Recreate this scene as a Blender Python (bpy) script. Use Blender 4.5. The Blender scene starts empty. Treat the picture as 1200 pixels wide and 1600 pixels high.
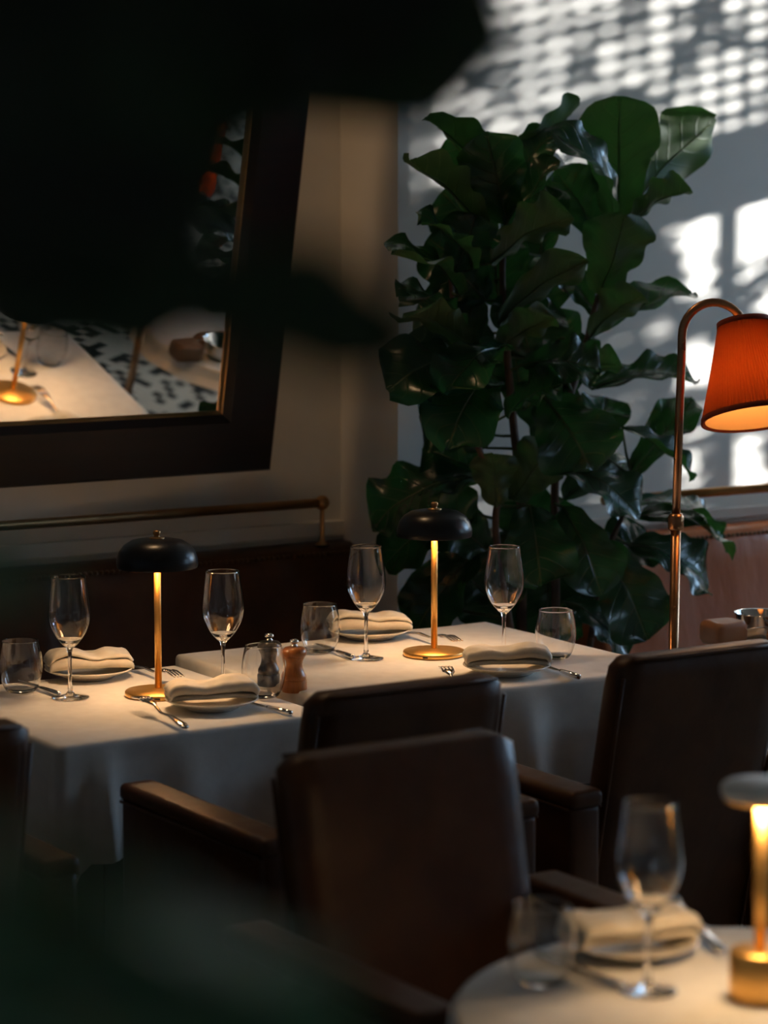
import bpy, bmesh, math, random
from mathutils import Vector, Matrix, noise
PI = math.pi
col = bpy.context.scene.collection
scn = bpy.context.scene

# ------------------------------------------------------------------ camera
FPX, HZ, TH = 4200.0, 290.0, math.radians(57.5)
CAM = Vector((0, 0, 1.814))
_p = math.atan((800 - HZ) / FPX)
_F = Vector((math.cos(TH), math.sin(TH), 0)); RT = Vector((math.sin(TH), -math.cos(TH), 0)); UPZ = Vector((0, 0, 1))
FW = _F * math.cos(_p) - UPZ * math.sin(_p); UP = _F * math.sin(_p) + UPZ * math.cos(_p)
def ray(x, y): return RT * ((x - 600) / FPX) + UP * ((800 - y) / FPX) + FW
def on_z(x, y, z=0.75):
    d = ray(x, y); return CAM + d * ((z - CAM.z) / d.z)
def on_y(x, y, Y):
    d = ray(x, y); return CAM + d * ((Y - CAM.y) / d.y)
def on_d(x, y, dep): return CAM + ray(x, y) * dep
cd = bpy.data.cameras.new('camera'); cam = bpy.data.objects.new('camera', cd); col.objects.link(cam)
cam.matrix_world = Matrix(((RT.x, UP.x, -FW.x, CAM.x), (RT.y, UP.y, -FW.y, CAM.y), (RT.z, UP.z, -FW.z, CAM.z), (0, 0, 0, 1)))
cd.sensor_fit = 'VERTICAL'; cd.sensor_height = 36.0; cd.lens = FPX * 36.0 / 1600.0
cd.clip_start = 0.05; cd.clip_end = 200
cd.dof.use_dof = True; cd.dof.focus_distance = 5.85; cd.dof.aperture_fstop = 2.8
scn.camera = cam
# ------------------------------------------------------------------ exposure, sky, sun
vs = scn.view_settings
vs.view_transform = 'Standard'; vs.look = 'None'; vs.gamma = 1.0; vs.use_curve_mapping = False
vs.exposure = 0.0
SKY, SUN = 18.0, 29.0
w = bpy.data.worlds.new('sky'); scn.world = w; w.use_nodes = True
w.node_tree.nodes['Background'].inputs[0].default_value = (0.44, 0.69, 1.0, 1)
w.node_tree.nodes['Background'].inputs[1].default_value = SKY
SX, SY, SZ = -0.88, 0.44, -0.18                                   # direction the sunlight travels
sl = bpy.data.lights.new('sun', 'SUN'); sl.energy = SUN; sl.angle = math.radians(0.53); sl.color = (1.0, 1.0, 1.0)
so = bpy.data.objects.new('sun', sl); col.objects.link(so); so.location = (12, 0, 6)
so.rotation_euler = Vector((SX, SY, SZ)).to_track_quat('-Z', 'Y').to_euler()
WX = 8.0                                                           # plane of the window wall
def portal(y0, y1, z0, z1):
    l = bpy.data.lights.new('sky_portal', 'AREA'); l.shape = 'RECTANGLE'; l.size = z1 - z0; l.size_y = y1 - y0; l.cycles.is_portal = True
    o = bpy.data.objects.new('sky_portal', l); col.objects.link(o); o.location = (WX + .02, (y0 + y1) / 2, (z0 + z1) / 2)
    o.rotation_euler = (0, PI / 2, 0)
WIN = [(3.645, 5.45, 1.55, 3.45), (2.05, 2.75, 1.2, 3.2)]
for a in WIN: portal(*a)

# ------------------------------------------------------------------ materials
def mat(name, c=(.5, .5, .5), rough=.5, metal=0.0, spec=None, coat=0.0, em=None, es=0.0, trans=0.0):
    m = bpy.data.materials.new(name); m.use_nodes = True
    b = m.node_tree.nodes['Principled BSDF']
    b.inputs['Base Color'].default_value = (*c, 1); b.inputs['Roughness'].default_value = rough; b.inputs['Metallic'].default_value = metal
    if spec is not None: b.inputs['Specular IOR Level'].default_value = spec
    b.inputs['Coat Weight'].default_value = coat
    b.inputs['Transmission Weight'].default_value = trans
    if em: b.inputs['Emission Color'].default_value = (*em, 1); b.inputs['Emission Strength'].default_value = es
    return m
def N(m, t, **k):
    n = m.node_tree.nodes.new(t)
    for a, v in k.items():
        if a.startswith('i_'): n.inputs[a[2:].replace('_', ' ')].default_value = v
        else: setattr(n, a, v)
    return n
def Lk(m, a, b): m.node_tree.links.new(a, b)
def mottle(m, c1, c2, scale=6, bump=0.0, bscale=60, detail=6, stretch=None, rr=None, dist=.002):
    b = m.node_tree.nodes['Principled BSDF']
    tc = N(m, 'ShaderNodeTexCoord'); mp = N(m, 'ShaderNodeMapping')
    if stretch: mp.inputs['Scale'].default_value = stretch
    Lk(m, tc.outputs['Object'], mp.inputs[0])
    n = N(m, 'ShaderNodeTexNoise', i_Scale=scale, i_Detail=detail); Lk(m, mp.outputs[0], n.inputs['Vector'])
    r = N(m, 'ShaderNodeValToRGB'); r.color_ramp.elements[0].color = (*c1, 1); r.color_ramp.elements[1].color = (*c2, 1)
    r.color_ramp.elements[0].position = .35; r.color_ramp.elements[1].position = .68
    Lk(m, n.outputs['Fac'], r.inputs[0]); Lk(m, r.outputs[0], b.inputs['Base Color'])
    if rr:
        q = N(m, 'ShaderNodeMapRange'); q.inputs['To Min'].default_value = rr[0]; q.inputs['To Max'].default_value = rr[1]
        Lk(m, n.outputs['Fac'], q.inputs['Value']); Lk(m, q.outputs[0], b.inputs['Roughness'])
    if bump:
        n2 = N(m, 'ShaderNodeTexNoise', i_Scale=bscale, i_Detail=4.0); Lk(m, mp.outputs[0], n2.inputs['Vector'])
        bp = N(m, 'ShaderNodeBump', i_Strength=bump, i_Distance=dist); Lk(m, n2.outputs['Fac'], bp.inputs['Height']); Lk(m, bp.outputs[0], b.inputs['Normal'])
    return m
M = {}
M['plaster'] = mottle(mat('plaster', rough=.9), (.68, .65, .59), (.74, .71, .65), 2.5, .15, 40)
M['ceiling'] = mat('ceiling_paint', (.5, .48, .44), .95)
M['leather'] = mottle(mat('dark_leather', rough=.42, spec=.32), (.055, .018, .0045), (.095, .034, .008), 7, .5, 14, rr=(.36, .5), dist=.006)
M['tan'] = mottle(mat('tan_leather', rough=.4, spec=.45), (.40, .095, .018), (.48, .13, .028), 5, .3, 8, stretch=(1.6, 1, .5), rr=(.34, .46), dist=.02)
M['bag'] = mottle(mat('bag_leather', rough=.5), (.20, .10, .05), (.28, .15, .08), 7, .4, 20)
M['linen'] = mottle(mat('linen_cloth', rough=.85, spec=.2), (.70, .68, .64), (.76, .74, .70), 30, .25, 160, dist=.001)
M['napkin'] = mottle(mat('napkin_linen', rough=.9, spec=.15), (.66, .60, .50), (.74, .68, .58), 40, .35, 220, dist=.001)
M['brown_cloth'] = mottle(mat('brown_cloth', rough=.9), (.22, .11, .07), (.28, .15, .10), 30, .3, 200)
M['china'] = mat('cream_china', (.74, .68, .58), .22, coat=.3)
M['wood'] = mottle(mat('mahogany', rough=.38), (.010, .003, .002), (.020, .005, .003), 5, .1, 60, stretch=(1, 8, 8))
M['legwood'] = mat('dark_wood', (.03, .015, .008), .4)
M['salt'] = mottle(mat('turned_beech', rough=.35, coat=.3), (.42, .13, .025), (.60, .21, .05), 20, .05, 60, stretch=(6, 6, .7))
M['pepper'] = mottle(mat('dark_stained_wood', rough=.3, coat=.4), (.018, .013, .009), (.035, .026, .018), 20, stretch=(6, 6, .7))
M['gold'] = mat('brushed_gold', (.80, .46, .14), .40, 1.0)
M['brass'] = mottle(mat('aged_brass', rough=.32, metal=1.0), (.40, .22, .09), (.58, .34, .15), 12, rr=(.25, .42))
M['nail'] = mat('dark_nailhead', (.16, .09, .05), .4, 1.0)
M['bronze'] = mottle(mat('bronze', rough=.3, metal=1.0), (.36, .18, .09), (.50, .27, .14), 12, rr=(.22, .36))
M['steel'] = mat('polished_steel', (.72, .70, .68), .13, 1.0)
M['silver'] = mat('pale_enamel', (.86, .90, .89), .45, .0)
M['black'] = mat('black_enamel', (.008, .010, .013), .28, spec=.35)
M['led'] = mat('led_diffuser', (.9, .8, .6), .5, em=(1.0, .62, .26), es=6.0)
M['panel'] = mat('fill_panel', (.9, .8, .6), .5, em=(1.0, .62, .3), es=1.0)  # glowing face of the added ceiling fills
M['bulb'] = mat('warm_bulb', (.9, .8, .6), .5, em=(1.0, .55, .2), es=5.0)
M['mirror'] = mat('mirror_glass', (.86, .86, .82), .015, 1.0)
M['pot'] = mottle(mat('dark_clay', rough=.7), (.03, .03, .028), (.05, .048, .042), 9, .3, 50)
M['soil'] = mottle(mat('soil', rough=1), (.012, .008, .005), (.03, .02, .012), 60, .8, 120)
M['bark'] = mottle(mat('fig_bark', rough=.7), (.05, .026, .015), (.10, .055, .03), 25, .5, 60)
M['winframe'] = mat('window_paint', (.35, .36, .34), .5)
M['lattice'] = mat('lattice_metal', (.04, .04, .04), .5)
M['chrome'] = mat('chrome', (.8, .8, .8), .08, 1.0)

def floor_mat():
    m = mat('mosaic_floor', rough=.35); b = m.node_tree.nodes['Principled BSDF']
    tc = N(m, 'ShaderNodeTexCoord'); mp = N(m, 'ShaderNodeMapping'); mp.inputs['Scale'].default_value = (26, 26, 26); mp.inputs['Rotation'].default_value = (0, 0, .5)
    Lk(m, tc.outputs['Object'], mp.inputs[0])
    sn = N(m, 'ShaderNodeVectorMath', operation='FLOOR'); Lk(m, mp.outputs[0], sn.inputs[0])
    wn = N(m, 'ShaderNodeTexWhiteNoise'); Lk(m, sn.outputs[0], wn.inputs['Vector'])
    ck = N(m, 'ShaderNodeTexChecker', i_Scale=1.0); Lk(m, mp.outputs[0], ck.inputs['Vector'])
    mx = N(m, 'ShaderNodeMath', operation='MULTIPLY_ADD'); mx.inputs[1].default_value = .45
    Lk(m, ck.outputs['Fac'], mx.inputs[0]); Lk(m, wn.outputs['Value'], mx.inputs[2])
    r = N(m, 'ShaderNodeValToRGB'); r.color_ramp.interpolation = 'CONSTANT'
    r.color_ramp.elements[0].color = (.018, .017, .016, 1); r.color_ramp.elements[1].color = (.62, .52, .40, 1); r.color_ramp.elements[1].position = .62
    Lk(m, mx.outputs[0], r.inputs[0]); Lk(m, r.outputs[0], b.inputs['Base Color'])
    return m
M['floor'] = floor_mat()

def leaf_mat(name, top, under, vein, rough=.26, tl=.2):
    m = bpy.data.materials.new(name); m.use_nodes = True; nt = m.node_tree
    b = nt.nodes['Principled BSDF']; out = nt.nodes['Material Output']
    uv = N(m, 'ShaderNodeUVMap', uv_map='UVMap'); sp = N(m, 'ShaderNodeSeparateXYZ'); Lk(m, uv.outputs[0], sp.inputs[0])
    def mth(op, a, b_=None, c=None):
        n = N(m, 'ShaderNodeMath', operation=op)
        for i, v in enumerate((a, b_, c)):
            if v is None: continue
            if isinstance(v, (int, float)): n.inputs[i].default_value = v
            else: Lk(m, v, n.inputs[i])
        return n.outputs[0]
    av = mth('ABSOLUTE', mth('MULTIPLY_ADD', sp.outputs['Y'], 2.0, -1.0))
    mid = mth('SUBTRACT', 1.0, mth('SMOOTH_MIN', mth('DIVIDE', av, .045), 1.0, .1))
    q = mth('MULTIPLY', mth('SUBTRACT', sp.outputs['X'], mth('MULTIPLY', mth('POWER', av, 1.25), .26)), 8.0)
    lat = mth('ABSOLUTE', mth('SUBTRACT', mth('FRACT', q), .5))
    lat = mth('SUBTRACT', 1.0, mth('MINIMUM', mth('DIVIDE', lat, .085), 1.0))
    lat = mth('MULTIPLY', lat, mth('SUBTRACT', 1.0, mth('MULTIPLY', av, .75)))
    vn = mth('MAXIMUM', mid, mth('MULTIPLY', lat, .6))
    geo = N(m, 'ShaderNodeNewGeometry')
    nz = N(m, 'ShaderNodeTexNoise', i_Scale=9.0, i_Detail=3.0); tc = N(m, 'ShaderNodeTexCoord'); Lk(m, tc.outputs['Object'], nz.inputs['Vector'])
    def mix(f, a, c):
        n = N(m, 'ShaderNodeMix', data_type='RGBA')
        if isinstance(f, float): n.inputs[0].default_value = f
        else: Lk(m, f, n.inputs[0])
        for i, v in ((6, a), (7, c)):
            if isinstance(v, tuple): n.inputs[i].default_value = (*v, 1)
            else: Lk(m, v, n.inputs[i])
        return n.outputs[2]
    tp = mix(nz.outputs['Fac'], tuple(x * .7 for x in top), tuple(x * 1.35 for x in top))
    cc = mix(geo.outputs['Backfacing'], tp, under)
    cc = mix(mth('MULTIPLY', vn, .7), cc, vein)
    Lk(m, cc, b.inputs['Base Color']); b.inputs['Specular IOR Level'].default_value = .5
    rg = N(m, 'ShaderNodeMapRange'); rg.inputs['To Min'].default_value = rough; rg.inputs['To Max'].default_value = .6
    Lk(m, geo.outputs['Backfacing'], rg.inputs['Value']); Lk(m, rg.outputs[0], b.inputs['Roughness'])
    bp = N(m, 'ShaderNodeBump', i_Strength=.6, i_Distance=.004); bp.invert = True; Lk(m, vn, bp.inputs['Height']); Lk(m, bp.outputs[0], b.inputs['Normal'])
    tr = N(m, 'ShaderNodeBsdfTranslucent'); 
    tcol = mix(mth('MULTIPLY', vn, .9), (.07, .26, .04), (.01, .05, .01)); Lk(m, tcol, tr.inputs[0])
    ms = N(m, 'ShaderNodeMixShader'); ms.inputs[0].default_value = tl
    Lk(m, b.outputs[0], ms.inputs[1]); Lk(m, tr.outputs[0], ms.inputs[2]); Lk(m, ms.outputs[0], out.inputs[0])
    return m
M['leaf'] = leaf_mat('fig_leaf', (.006, .036, .015), (.038, .060, .018), (.12, .16, .05), tl=.15)
M['leaf_shaded'] = leaf_mat('shaded_fig_leaf', (.014, .020, .008), (.020, .024, .010), (.03, .035, .012), tl=.03)  # darker leaf copy: shade on the upper near leaves is put into the colour
M['leaf_lit'] = leaf_mat('lit_fig_leaf', (.18, .33, .23), (.05, .09, .04), (.08, .12, .06), tl=.1)  # brighter leaf copy: daylight on the lower near leaves is put into the colour

def thin_glass():
    m = bpy.data.materials.new('clear_glass'); m.use_nodes = True; nt = m.node_tree; nt.nodes.remove(nt.nodes['Principled BSDF'])
    out = nt.nodes['Material Output']
    t = N(m, 'ShaderNodeBsdfTransparent'); t.inputs[0].default_value = (.97, .97, .96, 1)
    g = N(m, 'ShaderNodeBsdfGlossy'); g.inputs['Roughness'].default_value = .02; g.inputs['Color'].default_value = (1, 1, 1, 1)
    lw = N(m, 'ShaderNodeLayerWeight', i_Blend=.5)
    pw = N(m, 'ShaderNodeMath', operation='POWER'); pw.inputs[1].default_value = 3.5; Lk(m, lw.outputs['Facing'], pw.inputs[0])
    ma = N(m, 'ShaderNodeMath', operation='MULTIPLY_ADD'); ma.inputs[1].default_value = .72; ma.inputs[2].default_value = .045; Lk(m, pw.outputs[0], ma.inputs[0])
    ms = N(m, 'ShaderNodeMixShader'); Lk(m, ma.outputs[0], ms.inputs[0]); Lk(m, t.outputs[0], ms.inputs[1]); Lk(m, g.outputs[0], ms.inputs[2]); Lk(m, ms.outputs[0], out.inputs[0])
    return m
def solid_glass():
    m = bpy.data.materials.new('solid_glass'); m.use_nodes = True; nt = m.node_tree; nt.nodes.remove(nt.nodes['Principled BSDF'])
    g = N(m, 'ShaderNodeBsdfGlass', i_IOR=1.48, i_Roughness=0.0); Lk(m, g.outputs[0], nt.nodes['Material Output'].inputs[0]); return m
M['glass'] = thin_glass() if 0 else solid_glass(); M['sglass'] = solid_glass()
def shade_mat(name, c, tcol, f):
    m = mat(name, c, .8); nt = m.node_tree; b = nt.nodes['Principled BSDF']
    tr = N(m, 'ShaderNodeBsdfTranslucent'); tr.inputs[0].default_value = (*tcol, 1)
    ms = N(m, 'ShaderNodeMixShader'); ms.inputs[0].default_value = f
    Lk(m, b.outputs[0], ms.inputs[1]); Lk(m, tr.outputs[0], ms.inputs[2]); Lk(m, ms.outputs[0], nt.nodes['Material Output'].inputs[0]); return m
M['silk'] = shade_mat('pleated_silk', (.24, .060, .022), (.55, .15, .05), .5)
M['lining'] = shade_mat('shade_lining', (.75, .48, .22), (.8, .5, .22), .5)
M['trim'] = shade_mat('shade_trim', (.30, .05, .02), (.30, .05, .01), .2)

# ------------------------------------------------------------------ helpers
def tag(o, label=None, cat=None, group=None, kind=None):
    if label: o['label'] = label
    if cat: o['category'] = cat
    if group: o['group'] = group
    if kind: o['kind'] = kind
    return o
def fin(name, bm, mats, parent=None, smooth=True, loc=None, sub=0, autos=None, keepn=False):
    me = bpy.data.meshes.new(name)
    if not keepn: bmesh.ops.recalc_face_normals(bm, faces=bm.faces)
    bm.to_mesh(me); bm.free()
    if not isinstance(mats, (list, tuple)): mats = [mats]
    for m in mats: me.materials.append(m)
    for p in me.polygons: p.use_smooth = smooth
    o = bpy.data.objects.new(name, me); col.objects.link(o)
    if parent: o.parent = parent
    if loc is not None: o.location = loc
    if autos:
        try:
            me.set_sharp_from_angle(angle=math.radians(autos))
        except Exception: pass
    if sub:
        s = o.modifiers.new('subdivision', 'SUBSURF'); s.levels = sub; s.render_levels = sub
    return o
def empty(name, loc, rz=0, rx=0):
    o = bpy.data.objects.new(name, None); col.objects.link(o); o.location = loc; o.rotation_euler = (rx, 0, rz); o.empty_display_size = .05; return o
def dup(root, loc=None, rz=None, label=None, group=None, rx=None):
    def cp(o, par):
        c = o.copy(); col.objects.link(c); c.parent = par
        for ch in o.children: cp(ch, c)
        return c
    r = cp(root, None)
    if loc is not None: r.location = loc
    if rz is not None: r.rotation_euler = (r.rotation_euler[0], 0, rz)
    if label: r['label'] = label
    if group: r['group'] = group
    return r
def box(bm, x0, x1, y0, y1, z0, z1, bev=0, seg=2, mtx=None, mi=0):
    r = bmesh.ops.create_cube(bm, size=1.0)
    vs_ = r['verts']
    for v in vs_: v.co = Vector(((x0 + x1) / 2 + v.co.x * (x1 - x0), (y0 + y1) / 2 + v.co.y * (y1 - y0), (z0 + z1) / 2 + v.co.z * (z1 - z0)))
    es = list({e for v in vs_ for e in v.link_edges})
    if bev:
        rb = bmesh.ops.bevel(bm, geom=es, offset=bev, segments=seg, affect='EDGES', profile=.6)
        vs_ = list({v for f in rb['faces'] for v in f.verts} | {v for v in vs_ if v.is_valid})
    if mtx:
        for v in vs_: v.co = mtx @ v.co
    fs = {f for v in vs_ for f in v.link_faces}
    for f in fs: f.material_index = mi
    return vs_
def tube(bm, pts, rad, seg=12, cap=True, mi=0):
    pts = [Vector(p) for p in pts]
    if not isinstance(rad, (list, tuple)): rad = [rad] * len(pts)
    rings = []; ref = None
    for i, p in enumerate(pts):
        t = (pts[min(i + 1, len(pts) - 1)] - pts[max(i - 1, 0)]).normalized()
        if ref is None:
            ref = Vector((0, 0, 1)) if abs(t.z) < .9 else Vector((1, 0, 0))
        a = t.cross(ref).normalized(); b = a.cross(t).normalized(); ref = b
        rings.append([bm.verts.new(p + (a * math.cos(2 * PI * k / seg) + b * math.sin(2 * PI * k / seg)) * rad[i]) for k in range(seg)])
    for i in range(len(rings) - 1):
        for k in range(seg):
            f = bm.faces.new((rings[i][k], rings[i][(k + 1) % seg], rings[i + 1][(k + 1) % seg], rings[i + 1][k])); f.material_index = mi
    if cap:
        bm.faces.new(rings[0]).material_index = mi; bm.faces.new(list(reversed(rings[-1]))).material_index = mi
def lathe(bm, prof, seg=40, mi=0, close=False, c=(0, 0, 0)):
    rings = []
    for (r, z) in prof:
        if r < 1e-5: rings.append([bm.verts.new((c[0], c[1], c[2] + z))])
        else: rings.append([bm.verts.new((c[0] + r * math.cos(2 * PI * k / seg), c[1] + r * math.sin(2 * PI * k / seg), c[2] + z)) for k in range(seg)])
    n = len(rings)
    for i in range(n if close else n - 1):
        A, B = rings[i], rings[(i + 1) % n]
        for k in range(seg):
            k2 = (k + 1) % seg
            if len(A) == 1 and len(B) == 1: continue
            if len(A) == 1: f = bm.faces.new((A[0], B[k2], B[k]))
            elif len(B) == 1: f = bm.faces.new((A[k], A[k2], B[0]))
            else: f = bm.faces.new((A[k], A[k2], B[k2], B[k]))
            f.material_index = mi
def sphere(bm, c, r, mi=0, u=14, v=10):
    ret = bmesh.ops.create_uvsphere(bm, u_segments=u, v_segments=v, radius=r)
    for q in ret['verts']: q.co += Vector(c)
    for f in {f for q in ret['verts'] for f in q.link_faces}: f.material_index = mi
def catmull(pts, n=8):
    P = [Vector(p) for p in pts]; out = []
    for i in range(len(P) - 1):
        p0 = P[max(i - 1, 0)]; p1 = P[i]; p2 = P[i + 1]; p3 = P[min(i + 2, len(P) - 1)]
        for k in range(n):
            t = k / n
            out.append(.5 * ((2 * p1) + (p2 - p0) * t + (2 * p0 - 5 * p1 + 4 * p2 - p3) * t * t + (3 * p1 - p0 - 3 * p2 + p3) * t ** 3))
    out.append(P[-1]); return out
def struct(name, bm, m, smooth=False): return tag(fin(name, bm, m, smooth=smooth), kind='structure')

# ------------------------------------------------------------------ room shell
RX0, RY0, RZ = -2.2, -3.0, 3.8
YM, YS, XC = 6.10, 5.82, 3.75        # mirror wall, sunlit wall, the return between them
b = bmesh.new(); box(b, RX0 - .2, WX + .2, RY0 - .2, YM + .2, -.1, 0); struct('floor', b, M['floor'])
b = bmesh.new(); box(b, RX0 - .2, WX + .2, RY0 - .2, YM + .2, RZ, RZ + .1); struct('ceiling', b, M['ceiling'])
b = bmesh.new(); box(b, RX0, XC, YM, YM + .2, 0, RZ); box(b, XC, WX, YS, YM + .2, 0, RZ); struct('wall_back', b, M['plaster'])
b = bmesh.new(); box(b, RX0 - .2, RX0, RY0, YM + .2, 0, RZ); struct('wall_left', b, M['plaster'])
b = bmesh.new(); box(b, RX0, WX, RY0 - .2, RY0, 0, RZ); struct('wall_front', b, M['plaster'])
b = bmesh.new()                                                    # window wall with two openings
ys = [RY0 - .2, WIN[1][0], WIN[1][1], WIN[0][0], WIN[0][1], YM + .2]
for i in range(0, 5, 2): box(b, WX, WX + .18, ys[i], ys[i + 1], 0, RZ)
for wn in WIN: box(b, WX, WX + .18, wn[0], wn[1], 0, wn[2]); box(b, WX, WX + .18, wn[0], wn[1], wn[3], RZ)
struct('wall_right', b, M['plaster'])
def wind(i, wn, muls, beam):
    y0, y1, z0, z1 = wn; b = bmesh.new(); x0, x1 = WX + .05, WX + .10
    for (a, c) in ((y0, y0 + .025), (y1 - .05, y1)): box(b, x0, x1, a, c, z0, z1)
    for (a, c) in ((z0, z0 + .05), (z1 - .04, z1)): box(b, x0, x1, y0 + .05, y1 - .05, a, c)
    box(b, x0 - .02, x1, y0 + .05, y1 - .05, beam[0], beam[1])
    for m_ in muls: box(b, x0, x1, m_ - .013, m_ + .013, z0 + .05, beam[0])
    o = struct('window_%d' % i, b, M['winframe'])
    b = bmesh.new(); py, pz, t = .043, .046, .0100                 # pierced metal screen in the transom
    y = y0 + .03
    while y < y1 - .05: box(b, x0 + .01, x0 + .02, y - t, y + t, beam[1], z1 - .04); y += py
    z = beam[1]
    while z < z1 - .04: box(b, x0 + .01, x0 + .02, y0 + .05, y1 - .05, z - t, z + t); z += pz
    fin('pierced_screen', b, M['lattice'], o, smooth=False)
wind(1, WIN[0], [3.93, 4.203, 4.62, 5.0], (2.405, 2.62)); wind(2, WIN[1], [2.4], (2.39, 2.62))
# trim along the wall behind the banquettes
b = bmesh.new(); box(b, RX0, XC, YM - .018, YM, .885, .925, .004); struct('trim_1', b, M['plaster'])
b = bmesh.new(); box(b, 4.05, WX, YS - .018, YS, .885, .915, .004); struct('trim_2', b, M['plaster'])

# ------------------------------------------------------------------ garden outside (its branches throw the dapple)
def back(px, py, X=8.35):
    p = on_y(px, py, YS); k = (X - p.x) / -SX
    return Vector((X, p.y - SY * k, p.z - SZ * k))
def wl(x, z, X=8.35):
    k = (X - x) / -SX; return Vector((X, YS - SY * k, z - SZ * k))
random.seed(4)
tr = tag(empty('garden_tree', (9.2, 2.2, 0)), 'leafy tree outside the tall window, dappling the sunlight', 'tree')
T0 = Vector((9.2, 2.2, 0))
b = bmesh.new()
tube(b, [Vector((0, 0, 0)), Vector((.05, .1, 1.2)), Vector((-.1, .2, 2.4)), Vector((-.2, .4, 4.2))], [.12, .1, .08, .05], 12)
fin('trunk', b, M['bark'], tr)
brs = [[(640, 120), (700, 90), (745, 130), (800, 165), (880, 190)], [(745, -40), (765, 30), (765, 80), (740, 130)], [(860, 60), (905, 40), (930, 70), (905, 110), (890, 180), (960, 215)],
       [(1095, -30), (1105, 35), (1075, 80), (1055, 130), (1045, 210)], [(930, 70), (985, 40), (1010, 0)], [(1055, 90), (1120, 60), (1200, 75), (1260, 60)], [(880, 190), (960, 150), (1040, 165)], [(620, 200), (700, 195), (800, 240)]]
for br in brs:
    b = bmesh.new(); tube(b, [q - T0 for q in catmull([back(*p) for p in br], 4)], .0135, 8); fin('branch', b, M['bark'], tr)
def leafcloud(name, n, fn, size, parent, org):
    b = bmesh.new()
    for i in range(n):
        c = fn() - org; a = Vector((random.gauss(0, 1), random.gauss(0, 1), random.gauss(0, 1))).normalized(); s = size * random.uniform(.6, 1.4)
        u = a.orthogonal().normalized() * s; v = a.cross(u).normalized() * s * .45
        b.faces.new([b.verts.new(c + p) for p in (-u, -u * .2 + v, u * .5 + v * .8, u, u * .5 - v * .8, -u * .2 - v)])
    return tag(fin(name, b, M['leaf'], parent, smooth=False), kind='stuff' if parent else None)
def rnd_pane():
    while 1:
        x = random.uniform(3.65, 5.35); z = random.uniform(.75, 1.78)
        d = noise.noise(Vector((x * 9, z * 9, 1.7)))
        if x < 4.67: k = 1
        elif z > 1.62: k = 0
        elif z > (1.49 if x < 4.85 else 1.37): k = .28
        elif z > 1.38: k = 1
        elif z > 1.26: k = .0 if x < 4.81 else .5
        elif z > 1.15: k = 1
        else: k = 1 if d < .08 else 0
        if random.random() < k: return wl(x, z, random.uniform(8.3, 8.7))
leafcloud('foliage', 3800, rnd_pane, .034, tr, T0)
leafcloud('sprigs', 420, lambda: wl(random.uniform(3.7, 5.2), random.uniform(1.8, 2.5), random.uniform(8.3, 8.9)) if True else None, .022, tr, T0)
b = bmesh.new(); box(b, 14, 14.5, -12, -.2, -.1, 5.4); box(b, 13.9, 14.6, -12.1, -.15, 5.4, 5.5)  # unseen block added to keep the low sun out of the second window
tag(fin('sun_block_building', b, M['plaster'], smooth=False), 'plain pale building added across the garden, blocking sun from the second window', 'building')
b = bmesh.new(); box(b, WX + .2, 30, -14, 16, -.3, -.12); tag(fin('garden_ground', b, M['soil'], smooth=False), kind='structure')

# ------------------------------------------------------------------ banquettes
def banquette(name, X0, X1, Yw, label, m, seams, grp=None):
    w_ = X1 - X0; t = tag(empty(name, ((X0 + X1) / 2, Yw - .3, 0)), label, 'banquette')
    h = w_ / 2
    prof = [(.298, .06), (.298, .862), (.285, .872), (.24, .872), (.205, .862), (.190, .83), (.185, .78), (.165, .65), (.135, .52), (.12, .44), (.17, .40), (.25, .06)]
    n = int(w_ / .03); b = bmesh.new(); rows = []
    for i in range(n + 1):
        x = -h + w_ * i / n; row = []
        d = min([abs(x - s + X0 * 0) for s in seams] or [9])
        for (y, z) in prof:
            front = 1 if (y < .24 and z > .43) else 0
            dip = .016 * math.exp(-(d / .02) ** 2) * front
            pl = .004 * noise.noise(Vector((x * 7, z * 1.5, 3))) * front * (1 if z < .8 else .3)
            row.append(b.verts.new((x, y + dip + pl, z)))
        rows.append(row)
    for i in range(n):
        for k in range(len(prof)):
            k2 = (k + 1) % len(prof); b.faces.new((rows[i][k], rows[i][k2], rows[i + 1][k2], rows[i + 1][k]))
    b.faces.new(rows[0]); b.faces.new(list(reversed(rows[-1])))
    fin('backrest', b, m, t)
    b = bmesh.new(); box(b, -h, h, -.34, .15, .34, .46, .03, 3); fin('seat_cushion', b, m, t)
    b = bmesh.new(); box(b, -h + .01, h - .01, -.30, .14, .0, .34); fin('plinth', b, M['legwood'], t, smooth=False)
    b = bmesh.new(); k = -h + .012
    while k < h:                                                   # row of nailheads under the top edge
        bmesh.ops.create_icosphere(b, subdivisions=1, radius=.0062, matrix=Matrix.Translation((k, .199, .852))); k += .0155
    o = fin('nailhead_trim', b, M['nail'], t); tag(o, kind='stuff')
    return t
banquette('banquette', RX0 + .01, 3.742, YM, 'dark brown leather banquette along the wall under the mirror', M['leather'], [-.0 + s for s in (.35, -.25, 1.2, 2.1)])
banquette('banquette', 4.30, WX - .01, YS, 'tan leather banquette with a nailhead edge behind the floor lamp', M['tan'], [(4.955 - (4.30 + WX - .01) / 2), .6, 1.4, -.25 + -.2])

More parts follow.
